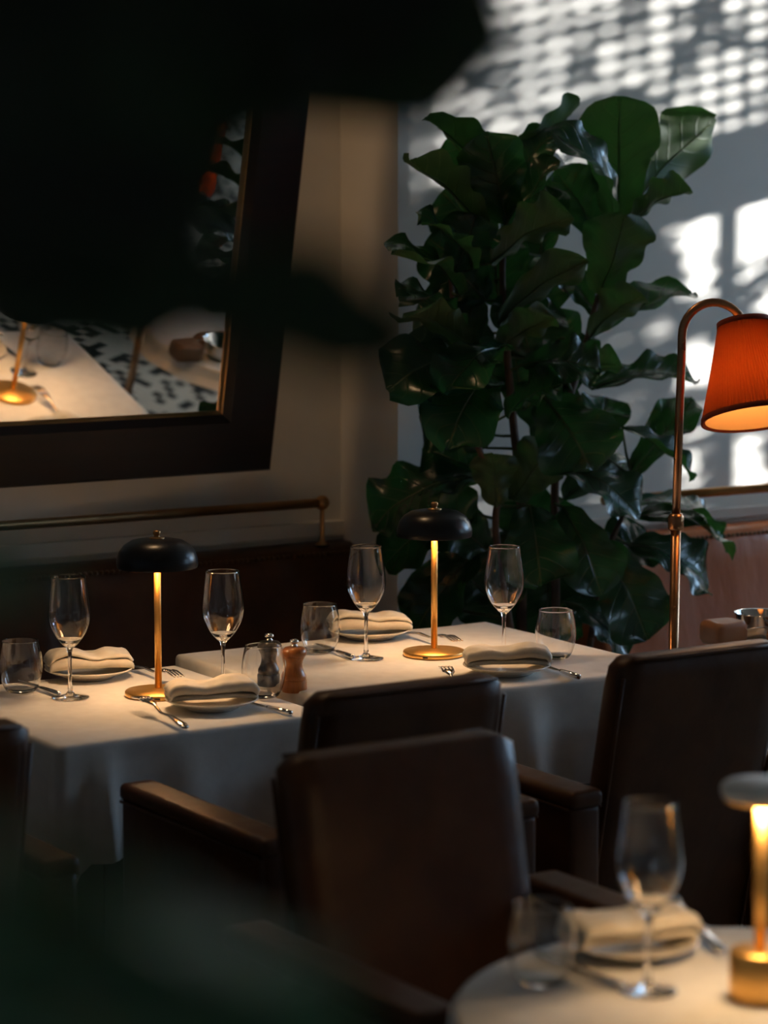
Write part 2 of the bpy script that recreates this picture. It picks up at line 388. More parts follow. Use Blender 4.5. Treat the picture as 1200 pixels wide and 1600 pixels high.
# ------------------------------------------------------------------ brass rails
def rail(X0, X1, Yw, z, label, posts, ball=True):
    t = tag(empty('brass_rail', ((X0 + X1) / 2, Yw - .075, .872)), label, 'rail'); h = (X1 - X0) / 2; c = (X0 + X1) / 2; zz = z - .872
    b = bmesh.new(); tube(b, [(-h, 0, zz), (h, 0, zz)], .0125, 16); fin('rail_bar', b, M['brass'], t)
    for x in posts:
        p = tube
        b = bmesh.new(); lathe(b, [(0, 0), (.018, 0), (.018, .004), (.008, .008), (.0065, .02), (.006, zz - .02), (.009, zz - .008), (0, zz - .004)], 16, c=(x - c, 0, 0)); fin('post', b, M['brass'], t)
        b = bmesh.new(); sphere(b, (x - c, 0, zz), .0195, u=20, v=14); fin('ball_end', b, M['brass'], t)
rail(RX0 + .05, 3.645, YM, .984, 'long brass rail ending in a ball, on top of the dark banquette', [3.645, 2.2, .7, -.8])
rail(4.36, WX - .05, YS, .972, 'brass rail above the tan banquette, in front of the sunlit wall', [4.40, 5.6, 6.9])

# ------------------------------------------------------------------ leaning mirror
mr = tag(empty('wall_mirror', (3.505, YM - .004, 1.084), math.radians(1.0), math.radians(11.8)), 'large mirror in a wide dark mahogany frame, leaning out from the wall', 'mirror')
MW, MH, FWD = 1.75, 1.9, .155
b = bmesh.new()
def ringq(outer, inner):
    f = []
    for i in range(4):
        j = (i + 1) % 4; b.faces.new((outer[i], outer[j], inner[j], inner[i]))
def rect(x0, x1, z0, z1, y): return [b.verts.new(p) for p in ((x0, y, z0), (x1, y, z0), (x1, y, z1), (x0, y, z1))]
seq = [rect(-MW, 0, 0, MH, 0), rect(-MW, 0, 0, MH, -.040), rect(-MW + .006, -.006, .006, MH - .006, -.046), rect(-MW + FWD - .02, -FWD + .02, FWD - .02, MH - FWD + .02, -.043), rect(-MW + FWD, -FWD, FWD, MH - FWD, -.030), rect(-MW + FWD, -FWD, FWD, MH - FWD, -.006)]
for a_, c_ in zip(seq, seq[1:]): ringq(a_, c_)
b.faces.new(seq[0]); fin('frame', b, M['wood'], mr, smooth=False)
b = bmesh.new(); i0 = FWD
seq = [rect(-MW + i0 - .004, -i0 + .004, i0 - .004, MH - i0 + .004, -.0312), rect(-MW + i0 + .004, -i0 - .004, i0 + .004, MH - i0 - .004, -.028), rect(-MW + i0 + .008, -i0 - .008, i0 + .008, MH - i0 - .008, -.013)]
for a_, c_ in zip(seq, seq[1:]): ringq(a_, c_)
fin('inner_bead', b, M['brass'], mr, smooth=False)
b = bmesh.new(); box(b, -MW + i0, -i0, -.016, -.012, i0, MH - i0); fin('mirror_pane', b, M['mirror'], mr, smooth=False)

# ------------------------------------------------------------------ tables and cloths
def sgn(v): return 1 if v >= 0 else -1
def cloth_mesh(hx, hy, drop, z, seed, corner=.10, amp=.042):
    """square cloth over a square top: rounded edge, soft folds, longer at the corners"""
    rnd = random.Random(seed); b = bmesh.new(); n = 26; ph = [rnd.uniform(0, 6) for _ in range(8)]
    pr = []                                                        # perimeter points
    for s in range(4):
        for k in range(n):
            u = -1 + 2 * k / n
            p = [(u, -1), (1, u), (-u, 1), (-1, -u)][s]; pr.append((p[0] * hx, p[1] * hy, u, s))
    rings = []; R_ = .010
    lv = [(-.03, 0), (-R_ * .9, 0.0), (-.3 * R_, -.12 * R_), (0.0 * R_, -.5 * R_), (.18 * R_, -1.2 * R_)]
    for j in range(1, 13): lv.append((None, j / 12))
    for (o, d) in lv:
        ring = []
        for (x, y, u, s) in pr:
            nx, ny = [(0, -1), (1, 0), (0, 1), (-1, 0)][s]
            cf = max(0, (abs(u) - .72) / .28)
            if abs(u) > .999: nx, ny = sgn(x) * .8, sgn(y) * .8
            if o is not None:
                ring.append(b.verts.new((x * (1 + o / hx), y * (1 + o / hy), z + d + .0015 * noise.noise(Vector((x * 9, y * 9, seed)))))); continue
            dd = d * (drop + corner * cf ** 1.5)
            per = u * (hx if s % 2 == 0 else hy)
            rip = amp * d ** .8 * (1.6 * abs(math.sin(per * 13 + ph[s])) ** 3 - .5 + .5 * math.sin(per * 41 + ph[s + 4])) * (1 - .6 * cf)
            out_ = .001 + .004 * d + max(-.004, rip * .75 - .004 * d) * 1.0 + .030 * cf ** 2 * d
            ax, ay = (nx, ny)
            if cf > 0 and abs(u) < .999:
                ax = nx + sgn(x) * (abs(ny) * .35 * cf * d); ay = ny + sgn(y) * (abs(nx) * .35 * cf * d)
            pinch = -.05 * d * math.exp(-((abs(u) - .80) / .07) ** 2)
            ring.append(b.verts.new((x + ax * (out_ + pinch), y + ay * (out_ + pinch), z - .012 - dd)))
        rings.append(ring)
    m_ = len(pr)
    for a, c in zip(rings, rings[1:]):
        for k in range(m_): b.faces.new((a[k], a[(k + 1) % m_], c[(k + 1) % m_], c[k]))
    # top grid
    g = n; G = {}
    for i in range(g + 1):
        for j in range(g + 1):
            x = (hx - .06) * (-1 + 2 * i / g); y = (hy - .06) * (-1 + 2 * j / g)
            G[i, j] = b.verts.new((x, y, z + .0012 * noise.noise(Vector((x * 7 + seed, y * 7, 0)))))
    for i in range(g):
        for j in range(g): b.faces.new((G[i, j], G[i + 1, j], G[i + 1, j + 1], G[i, j + 1]))
    top = rings[0]
    edge = [G[i, 0] for i in range(g)] + [G[g, j] for j in range(g)] + [G[g - i, g] for i in range(g)] + [G[0, g - j] for j in range(g)]
    for v in top + edge: v.co.z = z
    for k in range(m_): b.faces.new((edge[k], edge[(k + 1) % m_], top[(k + 1) % m_], top[k]))
    return b
def table(cx, cy, hx, hy, zt, lt, lc, seed, drop=.22):
    t = tag(empty('dining_table', (cx, cy, 0)), lt, 'table')
    b = bmesh.new(); box(b, -hx + .010, hx - .010, -hy + .010, hy - .010, zt - .040, zt - .006, .004); fin('tabletop', b, M['legwood'], t)
    b = bmesh.new(); tube(b, [(0, 0, .03), (0, 0, zt - .04)], .04, 20); fin('column', b, M['legwood'], t)
    b = bmesh.new()
    for a in range(4):
        d = Vector((math.cos(a * PI / 2 + PI / 4), math.sin(a * PI / 2 + PI / 4), 0)); tube(b, [d * .02 + Vector((0, 0, .06)), d * .28 + Vector((0, 0, .02))], [.025, .018], 10)
    fin('base', b, M['legwood'], t)
    c = fin('tablecloth', cloth_mesh(hx, hy, drop, 0, seed), M['linen'], loc=(cx, cy, zt)); tag(c, lc, 'tablecloth')
ZL, ZR = .750, .756
table((2.183 + 2.79) / 2, (4.587 + 5.25) / 2, .3035, .3315, ZL, 'square dining table under the left white cloth, below the mirror', 'white tablecloth on the left table, at the salt and pepper mills', 3)
table((2.845 + 3.70) / 2 , (4.60 + 5.345) / 2, .4275, .3725, ZR, 'square dining table under the right white cloth, beside the fig plant', 'white tablecloth on the right table, its left edge lapping over its neighbour', 8)

# round bistro tables: one in front, one at the right edge
RC = Vector((2.235, 2.60, 0)); RR = .40
def bistro(RC, RR, zt, lt, lc, dz=.028):
    t = tag(empty('bistro_table', RC), lt, 'table')
    b = bmesh.new(); lathe(b, [(0, zt - .038), (RR - .006, zt - .038), (RR - .004, zt - .03), (RR - .006, zt - .008), (0, zt - .008)], 64); fin('tabletop', b, M['legwood'], t)
    b = bmesh.new(); lathe(b, [(0, 0), (.22, 0), (.22, .015), (.05, .05), (.035, .1), (.035, zt - .038), (0, zt - .038)], 32); fin('pedestal', b, M['legwood'], t)
    b = bmesh.new(); seg = 128; rings = []
    for j, (r, z) in enumerate([(0, 0), (.1, 0), (.2, 0), (.3, 0), (RR - .012, 0), (RR - .003, -.002), (RR + .003, -.010), (RR + .005, -.03)] + [(RR + .006 + .004 * q, -.03 - dz * q) for q in range(1, 8)]):
        if r == 0: rings.append([b.verts.new((0, 0, 0))]); continue
        am = max(0, (-z - .02)) * .12; rg = []
        for k in range(seg):
            a = 2 * PI * k / seg; q = r + am * math.sin(13 * a + math.sin(2 * a)); rg.append(b.verts.new((q * math.cos(a), q * math.sin(a), z)))
        rings.append(rg)
    for a, c in zip(rings, rings[1:]):
        for k in range(seg):
            k2 = (k + 1) % seg
            b.faces.new((a[0], c[k], c[k2])) if len(a) == 1 else b.faces.new((a[k], c[k], c[k2], a[k2]))
    tag(fin('tablecloth', b, M['linen'], loc=RC + Vector((0, 0, zt))), lc, 'tablecloth')
bistro(RC, RR, .75, 'round table in the foreground right, under a white cloth', 'white tablecloth on the round table in the foreground')
bistro(Vector((4.31, 4.68, 0)), .33, .745, 'round table at the right edge, mostly hidden behind the big chair back', 'white tablecloth on the round table hidden behind the big chair back', .003)

# ------------------------------------------------------------------ leather armchairs
def make_chair():
    t = empty('leather_armchair', (0, 0, 0)); LM = M['leather']
    # back: reclined slab, slightly crowned, rear panel runs low
    b = bmesh.new(); nx, nz = 16, 18; W2, z0, z1 = .198, .16, .930
    def yb(z): return -.150 - .150 * (z - .2) / .73
    loops = []
    sec = []                                                       # rounded rectangular outline in x,z as rings inside a grid: build front and rear grids
    F_, B_ = {}, {}
    for i in range(nx + 1):
        for k in range(nz + 1):
            u = -1 + 2 * i / nx; v = k / nz; z = z0 + (z1 - z0) * v
            cr = .018; x = u * W2
            zz = z
            if k == nz: zz = z1
            # round the top corners
            ex = max(0, abs(x) - (W2 - cr)); 
            lim = z1 - (cr - math.sqrt(max(0, cr * cr - ex * ex)))
            zz = z0 + (lim - z0) * v
            bul = .012 * (1 - u * u) * math.sin(PI * min(1, v * 1.0))
            eu = .010 if i in (0, nx) else 0; ek = .006 if k in (nz,) else 0
            th = .072
            F_[i, k] = b.verts.new((x, yb(zz) + th - eu - ek + bul, zz)); B_[i, k] = b.verts.new((x, yb(zz) + eu + ek - bul * .5, zz))
    for i in range(nx):
        for k in range(nz):
            b.faces.new((F_[i, k], F_[i, k + 1], F_[i + 1, k + 1], F_[i + 1, k])); b.faces.new((B_[i, k], B_[i + 1, k], B_[i + 1, k + 1], B_[i, k + 1]))
    rim = [(i, 0) for i in range(nx)] + [(nx, k) for k in range(nz)] + [(nx - i, nz) for i in range(nx)] + [(0, nz - k) for k in range(nz)]
    mid = []
    for q in rim:
        f, r_ = F_[q].co, B_[q].co; o = Vector((.006 * (1 if q[0] == nx else -1 if q[0] == 0 else 0), 0, .005 if q[1] == nz else 0))
        mid.append([b.verts.new(f.lerp(r_, .2) + o), b.verts.new(f.lerp(r_, .8) + o)])
    L = len(rim)
    for a in range(L):
        c = (a + 1) % L
        b.faces.new((F_[rim[a]], F_[rim[c]], mid[c][0], mid[a][0])); b.faces.new((mid[a][0], mid[c][0], mid[c][1], mid[a][1])); b.faces.new((mid[a][1], mid[c][1], B_[rim[c]], B_[rim[a]]))
    bk = fin('backrest', b, LM, t)
    b = bmesh.new()                                                # piping round the rear edge
    for ln in ([(-W2, yb(.2) + .004, .2), (-W2 - .001, yb(.9) + .004, .898)], [(W2, yb(.2) + .004, .2), (W2 + .001, yb(.9) + .004, .898)], [(-W2 + .02, yb(.93) + .003, .930), (W2 - .02, yb(.93) + .003, .930)]):
        tube(b, catmull(ln, 4), .0035, 8)
    fin('piping', b, LM, bk)
    # arms: padded top, flat side
    for s in (-1, 1):
        b = bmesh.new(); x0, x1 = (.228, .297) if s > 0 else (-.297, -.228)
        box(b, x0, x1, -.262, .282, .22, .655, .012, 2); 
        ar = fin('arm', b, LM, t)
        b = bmesh.new(); box(b, x0 - .004, x1 + .004, -.268, .287, .650, .690, .016, 4)
        for v in b.verts:
            v.co.z += -.006 * ((v.co.y + .0) / .3) ** 2 * (1 if v.co.z > .66 else 0)
        fin('arm_pad', b, LM, ar)
        b = bmesh.new()
        for xx in (x0 - .003, x1 + .003): tube(b, [(xx, -.255, .650), (xx, .275, .650)], .0035, 8)
        fin('piping', b, LM, ar)
    b = bmesh.new(); box(b, -.227, .227, -.12, .262, .36, .47, .03, 4); fin('seat_cushion', b, LM, t)
    b = bmesh.new(); box(b, -.227, .227, -.16, .265, .17, .36, .012, 2); fin('seat_base', b, LM, t)
    for sx in (-1, 1):
        for sy in (-.22, .28):
            b = bmesh.new(); tube(b, [(sx * .25, sy, 0), (sx * .255, sy, .225)], [.013, .02], 10); fin('leg', b, M['legwood'], t)
    return t
c2 = make_chair(); c2.location = (2.588, 4.255, -.008)
tag(c2, 'dark leather armchair pushed up to the left table, seen from behind, its left arm lit', 'armchair', 'leather armchairs')
dup(c2, (3.266, 4.262, -.008), math.radians(0), 'dark leather armchair at the right table, large black back at the right edge', 'leather armchairs')
dup(c2, (1.675, 4.330, -.008), 0, 'dark leather armchair cut off by the left edge, corner of its back showing', 'leather armchairs')
c1 = dup(c2, (2.290, 3.295, -.008), PI, 'brown leather armchair facing the round table, inside of its back showing', 'leather armchairs'); c1.scale = (1.07, 1, 1)

# ------------------------------------------------------------------ table lamps
def area(name, loc, r, e, color, parent, rot=(0, 0, 0)):
    l = bpy.data.lights.new(name, 'AREA'); l.shape = 'DISK'; l.size = r * 2; l.energy = e; l.color = color
    o = bpy.data.objects.new(name, l); col.objects.link(o); o.parent = parent; o.location = loc; o.rotation_euler = rot; return o
WARM = (1.0, .66, .36)
def make_lamp(e):
    t = empty('table_lamp', (0, 0, 0))
    b = bmesh.new(); lathe(b, [(0, 0), (.069, 0), (.0705, .002), (.0705, .009), (.069, .011), (.02, .0125), (.0105, .016), (0, .016)], 56); fin('base', b, M['gold'], t)
    b = bmesh.new(); lathe(b, [(0, .014), (.0072, .014), (.0072, .322), (0, .322)], 24); fin('pole', b, M['gold'], t)
    b = bmesh.new(); lathe(b, [(.0838, .272), (.0855, .277), (.0850, .289), (.0800, .305), (.070, .318), (.055, .3275), (.035, .3315), (.012, .333), (0, .333)], 64); sh = fin('lamp_shade', b, M['black'], t)
    b = bmesh.new(); lathe(b, [(.0838, .272), (.0830, .2735), (.0825, .289), (.077, .303), (.067, .315), (.053, .324), (.035, .328), (.0075, .3295)], 64); fin('shade_lining', b, M['gold'], sh)
    b = bmesh.new(); lathe(b, [(0, .332), (.016, .332), (.016, .3345), (.006, .336), (.006, .340), (.0078, .341), (.0078, .347), (.006, .349), (0, .349)], 20); fin('finial', b, M['brass'], t)
    b = bmesh.new(); lathe(b, [(.009, .3195), (.045, .3195), (.045, .322), (.009, .322)], 40, close=True); fin('diffuser', b, M['led'], t)
    b = bmesh.new(); box(b, -.006, .006, -.0712, -.0695, .003, .0065); fin('charging_port', b, M['black'], t)
    area('lamp_light', (0, 0, .317), .042, e, WARM, t)
    return t
LAMPE = 1.35
l1 = make_lamp(LAMPE); l1.location = (2.588, 4.944, ZL + .001); l1.rotation_euler = (0, 0, math.radians(-30)); tag(l1, 'black domed gold table lamp on the left table, between four place settings\' glasses', 'table lamp', 'domed table lamps')
l1['label'] = 'gold table lamp with black domed shade on the left table'
dup(l1, (3.328, 5.012, ZR + .001), math.radians(-50), 'gold table lamp with black domed shade on the right table, before the plant', 'domed table lamps')
t = tag(empty('table_lamp', RC + Vector((.03, .035, .751))), 'amber lamp with a flat pale disc head on the round table', 'table lamp')
b = bmesh.new(); lathe(b, [(0, 0), (.038, 0), (.040, .003), (.040, .062), (.037, .066), (.010, .066), (0, .067)], 48); fin('base', b, M['gold'], t)
b = bmesh.new(); lathe(b, [(0, .064), (.0075, .064), (.0095, .15), (.0105, .268), (0, .268)], 24); fin('pole', b, M['gold'], t)
b = bmesh.new(); lathe(b, [(0, .290), (.048, .290), (.0535, .286), (.0550, .279), (.0530, .272), (.0530, .2715)], 48); hd_ = fin('lamp_shade', b, M['silver'], t)
b = bmesh.new(); lathe(b, [(.0530, .2715), (.050, .266), (.044, .268), (.0108, .268)], 48); fin('shade_underside', b, M['gold'], hd_)
b = bmesh.new(); lathe(b, [(.0115, .2665), (.040, .2665), (.040, .2675), (.0115, .2675)], 40, close=True); fin('diffuser', b, M['led'], t)
area('lamp_light', (0, 0, .264), .036, 1.15, (1.0, .66, .34), t)

# ------------------------------------------------------------------ tableware
def make_wine():
    t = empty('wine_glass', (0, 0, 0))
    o_ = [(.0066, .1045), (.0125, .110), (.024, .1225), (.0340, .138), (.0412, .154), (.0445, .170), (.0440, .187), (.0413, .210), (.0378, .236), (.0350, .256)]
    o2 = catmull([(r, 0, z) for r, z in o_], 4)
    pr = [(v.x, v.z) for v in o2]; inn = [(max(0, r - .0012 - .003 * max(0, (.125 - z) / .02)), z + (.003 if z < .12 else 0)) for r, z in pr]
    b = bmesh.new(); lathe(b, [(pr[0][0], pr[0][1])] + pr[1:] + [(.0344, .2568)] + list(reversed(inn[2:])) + [(0, .1145)], 56); fin('bowl', b, M['glass'], t)
    b = bmesh.new(); lathe(b, [(0, .1125), (.0085, .1085), (.0062, .1035), (.0045, .094), (.0038, .07), (.0039, .035), (.0055, .015), (.0095, .0085), (.022, .0052), (.0385, .0028), (.0398, .0015), (.038, .0004), (0, .0004)], 48); fin('stem', b, M['sglass'], t)
    return t
wg = make_wine()
WG = 'wine glasses on the dining tables'
def set_(o, p, label, group): o.location = p; tag(o, label, None, group)
wg['category'] = 'wine glass'
P_ = on_z(110, 1091, ZL); set_(wg, P_ + Vector((0, 0, .001)), 'tall wine glass nearest the left edge, left of the first domed lamp', WG)
for px, py, z, lb in ((349, 1080, ZL, 'tall wine glass right of the left domed lamp, behind a napkin'), (572, 1030, ZR, 'tall wine glass just left of the right domed lamp, whole stem and foot showing'), (787, 1031, ZR, 'tall wine glass right of the right domed lamp, against the plant'), (1012, 1550, .75, 'out-of-focus wine glass on the round foreground table')):
    dup(wg, on_z(px, py, z) + Vector((0, 0, .001)), px * .01, lb, WG)
def make_tumbler():
    o_ = [(.026, .001), (.0315, .004), (.039, .018), (.0445, .038), (.0463, .055), (.0450, .075), (.0410, .098), (.0382, .110)]
    pr = [(v.x, v.z) for v in catmull([(r, 0, z) for r, z in o_], 4)]
    inn = [(r - .0013, max(z, .008) + 0) for r, z in pr]
    inn = [q for q in inn if q[1] > .0081]
    b = bmesh.new(); lathe(b, [(0, .003)] + pr + [(.0376, .1108)] + list(reversed(inn)) + [(.030, .009), (0, .0075)], 56); o = fin('water_tumbler', b, M['glass'])
    return o
tb = make_tumbler(); TG = 'stemless water tumblers'
tag(tb, 'stemless tumbler at the left edge of the picture, beside the first wine glass', 'tumbler', TG); tb.location = on_z(33, 1082, ZL) + Vector((0, 0, .001))
for px, py, z, s, lb in ((412, 1090, ZL, 1, 'stemless tumbler in front of the dark pepper mill'), (500, 1019, ZR, 1, 'stemless tumbler behind the wooden mill, beside a napkin'), (868, 1029, ZR, 1, 'stemless tumbler near the right edge of the table, above a knife'), (846, 1538, .75, 1.0, 'out-of-focus tumbler on the round foreground table')):
    o = dup(tb, on_z(px, py, z) + Vector((0, 0, .001)), 0, lb, TG)
b = bmesh.new(); lathe(b, [(0, 0), (.052, 0), (.056, .002), (.06, .006), (.080, .0125), (.094, .019), (.0965, .0205), (.0955, .0225), (.093, .022), (.078, .0155), (.06, .009), (.052, .0065), (0, .006)], 64)
pl = fin('side_plate', b, M['china']); PG = 'cream side plates'
def napkin_mesh(seed, L=.182, wy=.040, H=.030, n=34):
    """cloth folded back and forth in soft layers"""
    rnd = random.Random(seed); b = bmesh.new(); path = []
    def lay(y0, y1, z):
        for k in range(9):
            t_ = k / 8; path.append((y0 + (y1 - y0) * t_, z + .0016 * math.sin(PI * t_)))
    lay(-wy + .004, wy - .003, .0035); path.append((wy + .0025, .0085)); lay(wy - .002, -wy + .001, .0135)
    path.append((-wy - .0035, .0185)); lay(-wy + .001, wy - .004, .0235)
    path.append((wy - .001, .0205))
    path = [(v.x, v.z) for v in catmull([(y, 0, z) for y, z in path], 2)]
    rows = []; s1, s2 = rnd.uniform(0, 9), rnd.uniform(0, 9)
    for i in range(n + 1):
        u = -1 + 2 * i / n; x = L / 2 * u; row = []
        for q, (y, z) in enumerate(path):
            k = z / H
            wv = (.0055 * noise.noise(Vector((x * 20 + s1, y * 16, s2))) + .003 * noise.noise(Vector((x * 45, y * 35 + s1, k * 2)))) * k
            lift = .0075 * k * math.exp(-((u - .62) / .33) ** 2) - .004 * k * math.exp(-((u + .1) / .35) ** 2)
            yy = y * (1 - .10 * abs(u) ** 4) + .004 * math.sin(x * 28 + s2 + k * 1.5)
            xx = x + .005 * noise.noise(Vector((y * 30, k * 2.2, s1 + sgn(u)))) * abs(u) ** 3
            droop = -.0045 * abs(u) ** 3
            pin = (1 - .35 * max(0, (abs(u) - .86) / .14) ** 2)
            row.append(b.verts.new((xx, yy, z * pin + wv + lift + droop + .004)))
        rows.append(row)
    for r0, r1 in zip(rows, rows[1:]):
        for k in range(len(path) - 1): b.faces.new((r0[k], r1[k], r1[k + 1], r0[k + 1]))
    return b
def napkin(seed, loc, rz, label):
    o = fin('folded_napkin', napkin_mesh(seed), M['napkin'], loc=loc); s = o.modifiers.new('cloth_thickness', 'SOLIDIFY'); s.thickness = .0068; s.offset = 0
    o.scale = (1, 1.04, 1.18); o.rotation_euler = (0, 0, rz); return tag(o, label, 'napkin', 'folded linen napkins')
NX = 0.0
SET = [(331, 1107, ZL, 0, 'before the left domed lamp'), (139, 1059, ZL, PI, 'behind the first wine glass at the left'), (792, 1053, ZR, 0, 'at the front of the right table'), (578, 997, ZR, PI, 'at the back of the right table'), (985, 1489, .75, .0, 'on the round foreground table, out of focus')]
first = True
for i, (px, py, z, rz, where) in enumerate(SET):
    p = on_z(px, py, z) + Vector((0, 0, .001))
    if first: pl.location = p; tag(pl, 'cream side plate under a napkin, ' + where, 'plate', PG); first = False
    else: dup(pl, p, 0, 'cream side plate under a napkin, ' + where, PG)
    ang = math.radians([0, 4, -10, -3, 20][i]) + rz
    napkin(11 + i * 7, p + Vector((0, 0, .0215)), math.radians(-32) * 0 + ang - (math.radians(20) if i < 4 else math.radians(30)), 'folded cream linen napkin on a plate, ' + where)

def outline_mesh(pts, prof, th):
    """flat piece of cutlery: half outline (y along the length, x half width) lifted by prof(y)"""
    b = bmesh.new(); rows = []
    for (y, hw) in pts:
        z = prof(y); rows.append([b.verts.new((sx * hw, y, z + dz + (-.0004 if abs(sx) == 1 else 0))) for sx, dz in ((-1, 0), (-.5, th), (.5, th), (1, 0), (.5, -th), (-.5, -th))])
    for a, c in zip(rows, rows[1:]):
        for k in range(6): b.faces.new((a[k], a[(k + 1) % 6], c[(k + 1) % 6], c[k]))
    b.faces.new(rows[0]); b.faces.new(list(reversed(rows[-1])))
    return b
def fz(y):                                                         # side profile of the fork
    if y < .10: return .004 + .006 * math.sin(PI * max(0, y) / .12)
    return .0065 + .010 * math.sin((y - .10) / .10 * PI * .9 + .2) if y < .15 else .0155 - .4 * (y - .15) * 0 + .0025 * math.sin((y - .15) / .055 * PI * 1.2)
def make_fork():
    b = outline_mesh([(0, .006), (.004, .0095), (.02, .0100), (.06, .0062), (.10, .0035), (.128, .0036), (.138, .0085), (.147, .0118), (.158, .0122)], fz, .0013)
    for k in range(4):
        x = -.0102 + .0068 * k
        tube(b, [(x, .156, fz(.156)), (x, .175, fz(.175)), (x * 1.0, .195, fz(.195)), (x * 1.0, .208, fz(.208) + .0015)], [.0019, .0017, .0014, .0007], 6)
    return fin('dinner_fork', b, M['steel'])
def make_knife():
    t = empty('table_knife', (0, 0, 0))
    b = bmesh.new(); tube(b, [(0, 0, .006), (0, .002, .006), (0, .04, .006), (0, .075, .006), (0, .085, .006)], [.003, .0062, .0058, .0046, .0036], 12); fin('handle', b, M['steel'], t)
    b = outline_mesh([(.083, .004), (.10, .0085), (.15, .0098), (.18, .0088), (.200, .0045), (.206, .0008)], lambda y: .0055, .0007); fin('blade', b, M['steel'], t)
    return t
FK = make_fork(); FK.scale = (1.12, 1.22, 1.7); KN = make_knife(); KN['category'] = 'knife'; tag(FK, None, 'fork')
fk = [(290, 1140, 206, 1101, ZL, 'dinner fork left of the napkin on the near side of the left table'), (206, 1045, 264, 1066, ZL, 'dinner fork at the back of the left table, behind the lamp pole'), (722, 1092, 690, 1052, ZR, 'dinner fork in front of the right lamp base, half behind a chair back'), (632, 992, 670, 1002, ZR, 'dinner fork at the back of the right table, beside the lamp pole'), (1128, 1492, 1085, 1458, .75, 'dinner fork right of the napkin on the round table')]
kn = [(455, 1117, 405, 1102, ZL, 'table knife right of the napkin, below the front tumbler'), (92, 1087, 28, 1062, ZL, 'table knife behind the tumbler at the left edge'), (905, 1060, 862, 1044, ZR, 'table knife near the right edge of the right table'), (552, 1029, 515, 1014, ZR, 'table knife behind the middle tumbler on the right table'), (975, 1546, 905, 1515, .75, 'table knife on the round table, between tumbler and wine glass')]
def place_cut(src, lst, grp, L, cat):
    for i, (x0, y0, x1, y1, z, lb) in enumerate(lst):
        a = on_z(x0, y0, z + .004); c = on_z(x1, y1, z + .006); a.z = c.z = 0
        o = src if i == 0 else dup(src)
        o.location = (a.x, a.y, z + .0012); d = c - a; o.rotation_euler = (0, 0, math.atan2(d.y, d.x) - PI / 2); o['label'] = lb; o['group'] = grp
place_cut(FK, fk, 'dinner forks', .2, 'fork'); place_cut(KN, kn, 'table knives', .2, 'knife')

def mill(px, py, m, label, name):
    t = tag(empty(name, on_z(px, py, ZL) + Vector((0, 0, .001))), label, 'mill')
    pr = [(0, 0), (.0255, 0), (.0268, .002), (.0268, .022), (.0262, .0245), (.0240, .026), (.0250, .029), (.0255, .032), (.0245, .036), (.0205, .043), (.0178, .052), (.0172, .058), (.0185, .066), (.0215, .073), (.0232, .0755), (.0232, .0762), (0, .0762)]
    b = bmesh.new(); lathe(b, pr, 40); fin('body', b, m, t, autos=40)
    b = bmesh.new(); lathe(b, [(0, .0768), (.0240, .0768), (.0262, .080), (.0265, .085), (.0250, .090), (.0205, .0945), (.012, .0965), (0, .097)], 40); fin('cap', b, m, t, autos=50)
    b = bmesh.new(); lathe(b, [(0, .0965), (.0075, .0965), (.0075, .099), (.005, .1005), (.0055, .103), (.0095, .105), (.0100, .108), (.0085, .111), (.004, .1125), (0, .113)], 24); fin('knob', b, M['chrome'], t)
    return t
mill(421, 1071, M['pepper'], 'dark wooden pepper mill seen through the front tumbler', 'pepper_mill')
mill(460, 1081, M['salt'], 'orange-brown wooden salt mill beside the dark pepper mill', 'salt_mill')

# ------------------------------------------------------------------ floor lamp
FL = Vector((3.848, 4.80, 0))
t = tag(empty('floor_lamp', FL), 'bronze floor lamp with an arched neck and orange pleated shade', 'floor lamp')
b = bmesh.new(); lathe(b, [(0, 0), (.13, 0), (.132, .006), (.12, .015), (.03, .022), (.014, .03), (0, .03)], 48); fin('base', b, M['bronze'], t)
b = bmesh.new(); tube(b, [(-.004, 0, .02), (.004, .0, 1.06)], .0115, 20); fin('pole', b, M['bronze'], t)
b = bmesh.new(); lathe(b, [(0, 1.030), (.0165, 1.030), (.018, 1.034), (.018, 1.060), (.0135, 1.068), (0, 1.068)], 24, c=(.004, 0, 0)); fin('collar', b, M['bronze'], t)
aim = Vector((RT.x, RT.y, 0))
pts = [Vector((.004, 0, 1.06)), Vector((.010, 0, 1.30)), Vector((.014, 0, 1.42))]
ar = .072; c0 = Vector((.0145, 0, 1.475)) + aim * ar
for k in range(0, 15):
    a = PI - k / 14 * math.radians(152); pts.append(c0 + aim * (ar * math.cos(a)) + Vector((0, 0, ar * 1.05 * math.sin(a))))
b = bmesh.new(); tube(b, pts, [.0098] * len(pts), 16); fin('arched_neck', b, M['bronze'], t)
end = pts[-1]
sh_e = empty('shade', end + Vector((0, 0, .004)) + aim * .004); sh_e.parent = t
down = (Vector((0, 0, -1)) - Vector((_F.x, _F.y, 0)) * math.tan(math.radians(19)) + aim * .10).normalized()
sh_e.rotation_euler = down.to_track_quat('-Z', 'Y').to_euler()
bpy.data.objects.remove(sh_e)
rot = down.to_track_quat('-Z', 'Y').to_matrix().to_4x4(); rot.translation = end + down * .006 + aim * .004
b = bmesh.new(); np_ = 84; seg = np_ * 4; rings = []
HS, RT_, RB = .225, .058, .121
for j in range(13):
    v = j / 12; r = RT_ + (RB - RT_) * (v ** 1.08)
    rings.append([b.verts.new(((r + .0042 * math.cos(np_ * 2 * PI * k / seg) * (.5 + .5 * v)) * math.cos(2 * PI * k / seg + .1 * v), (r + .0042 * math.cos(np_ * 2 * PI * k / seg) * (.5 + .5 * v)) * math.sin(2 * PI * k / seg + .1 * v), -HS * v)) for k in range(seg)])
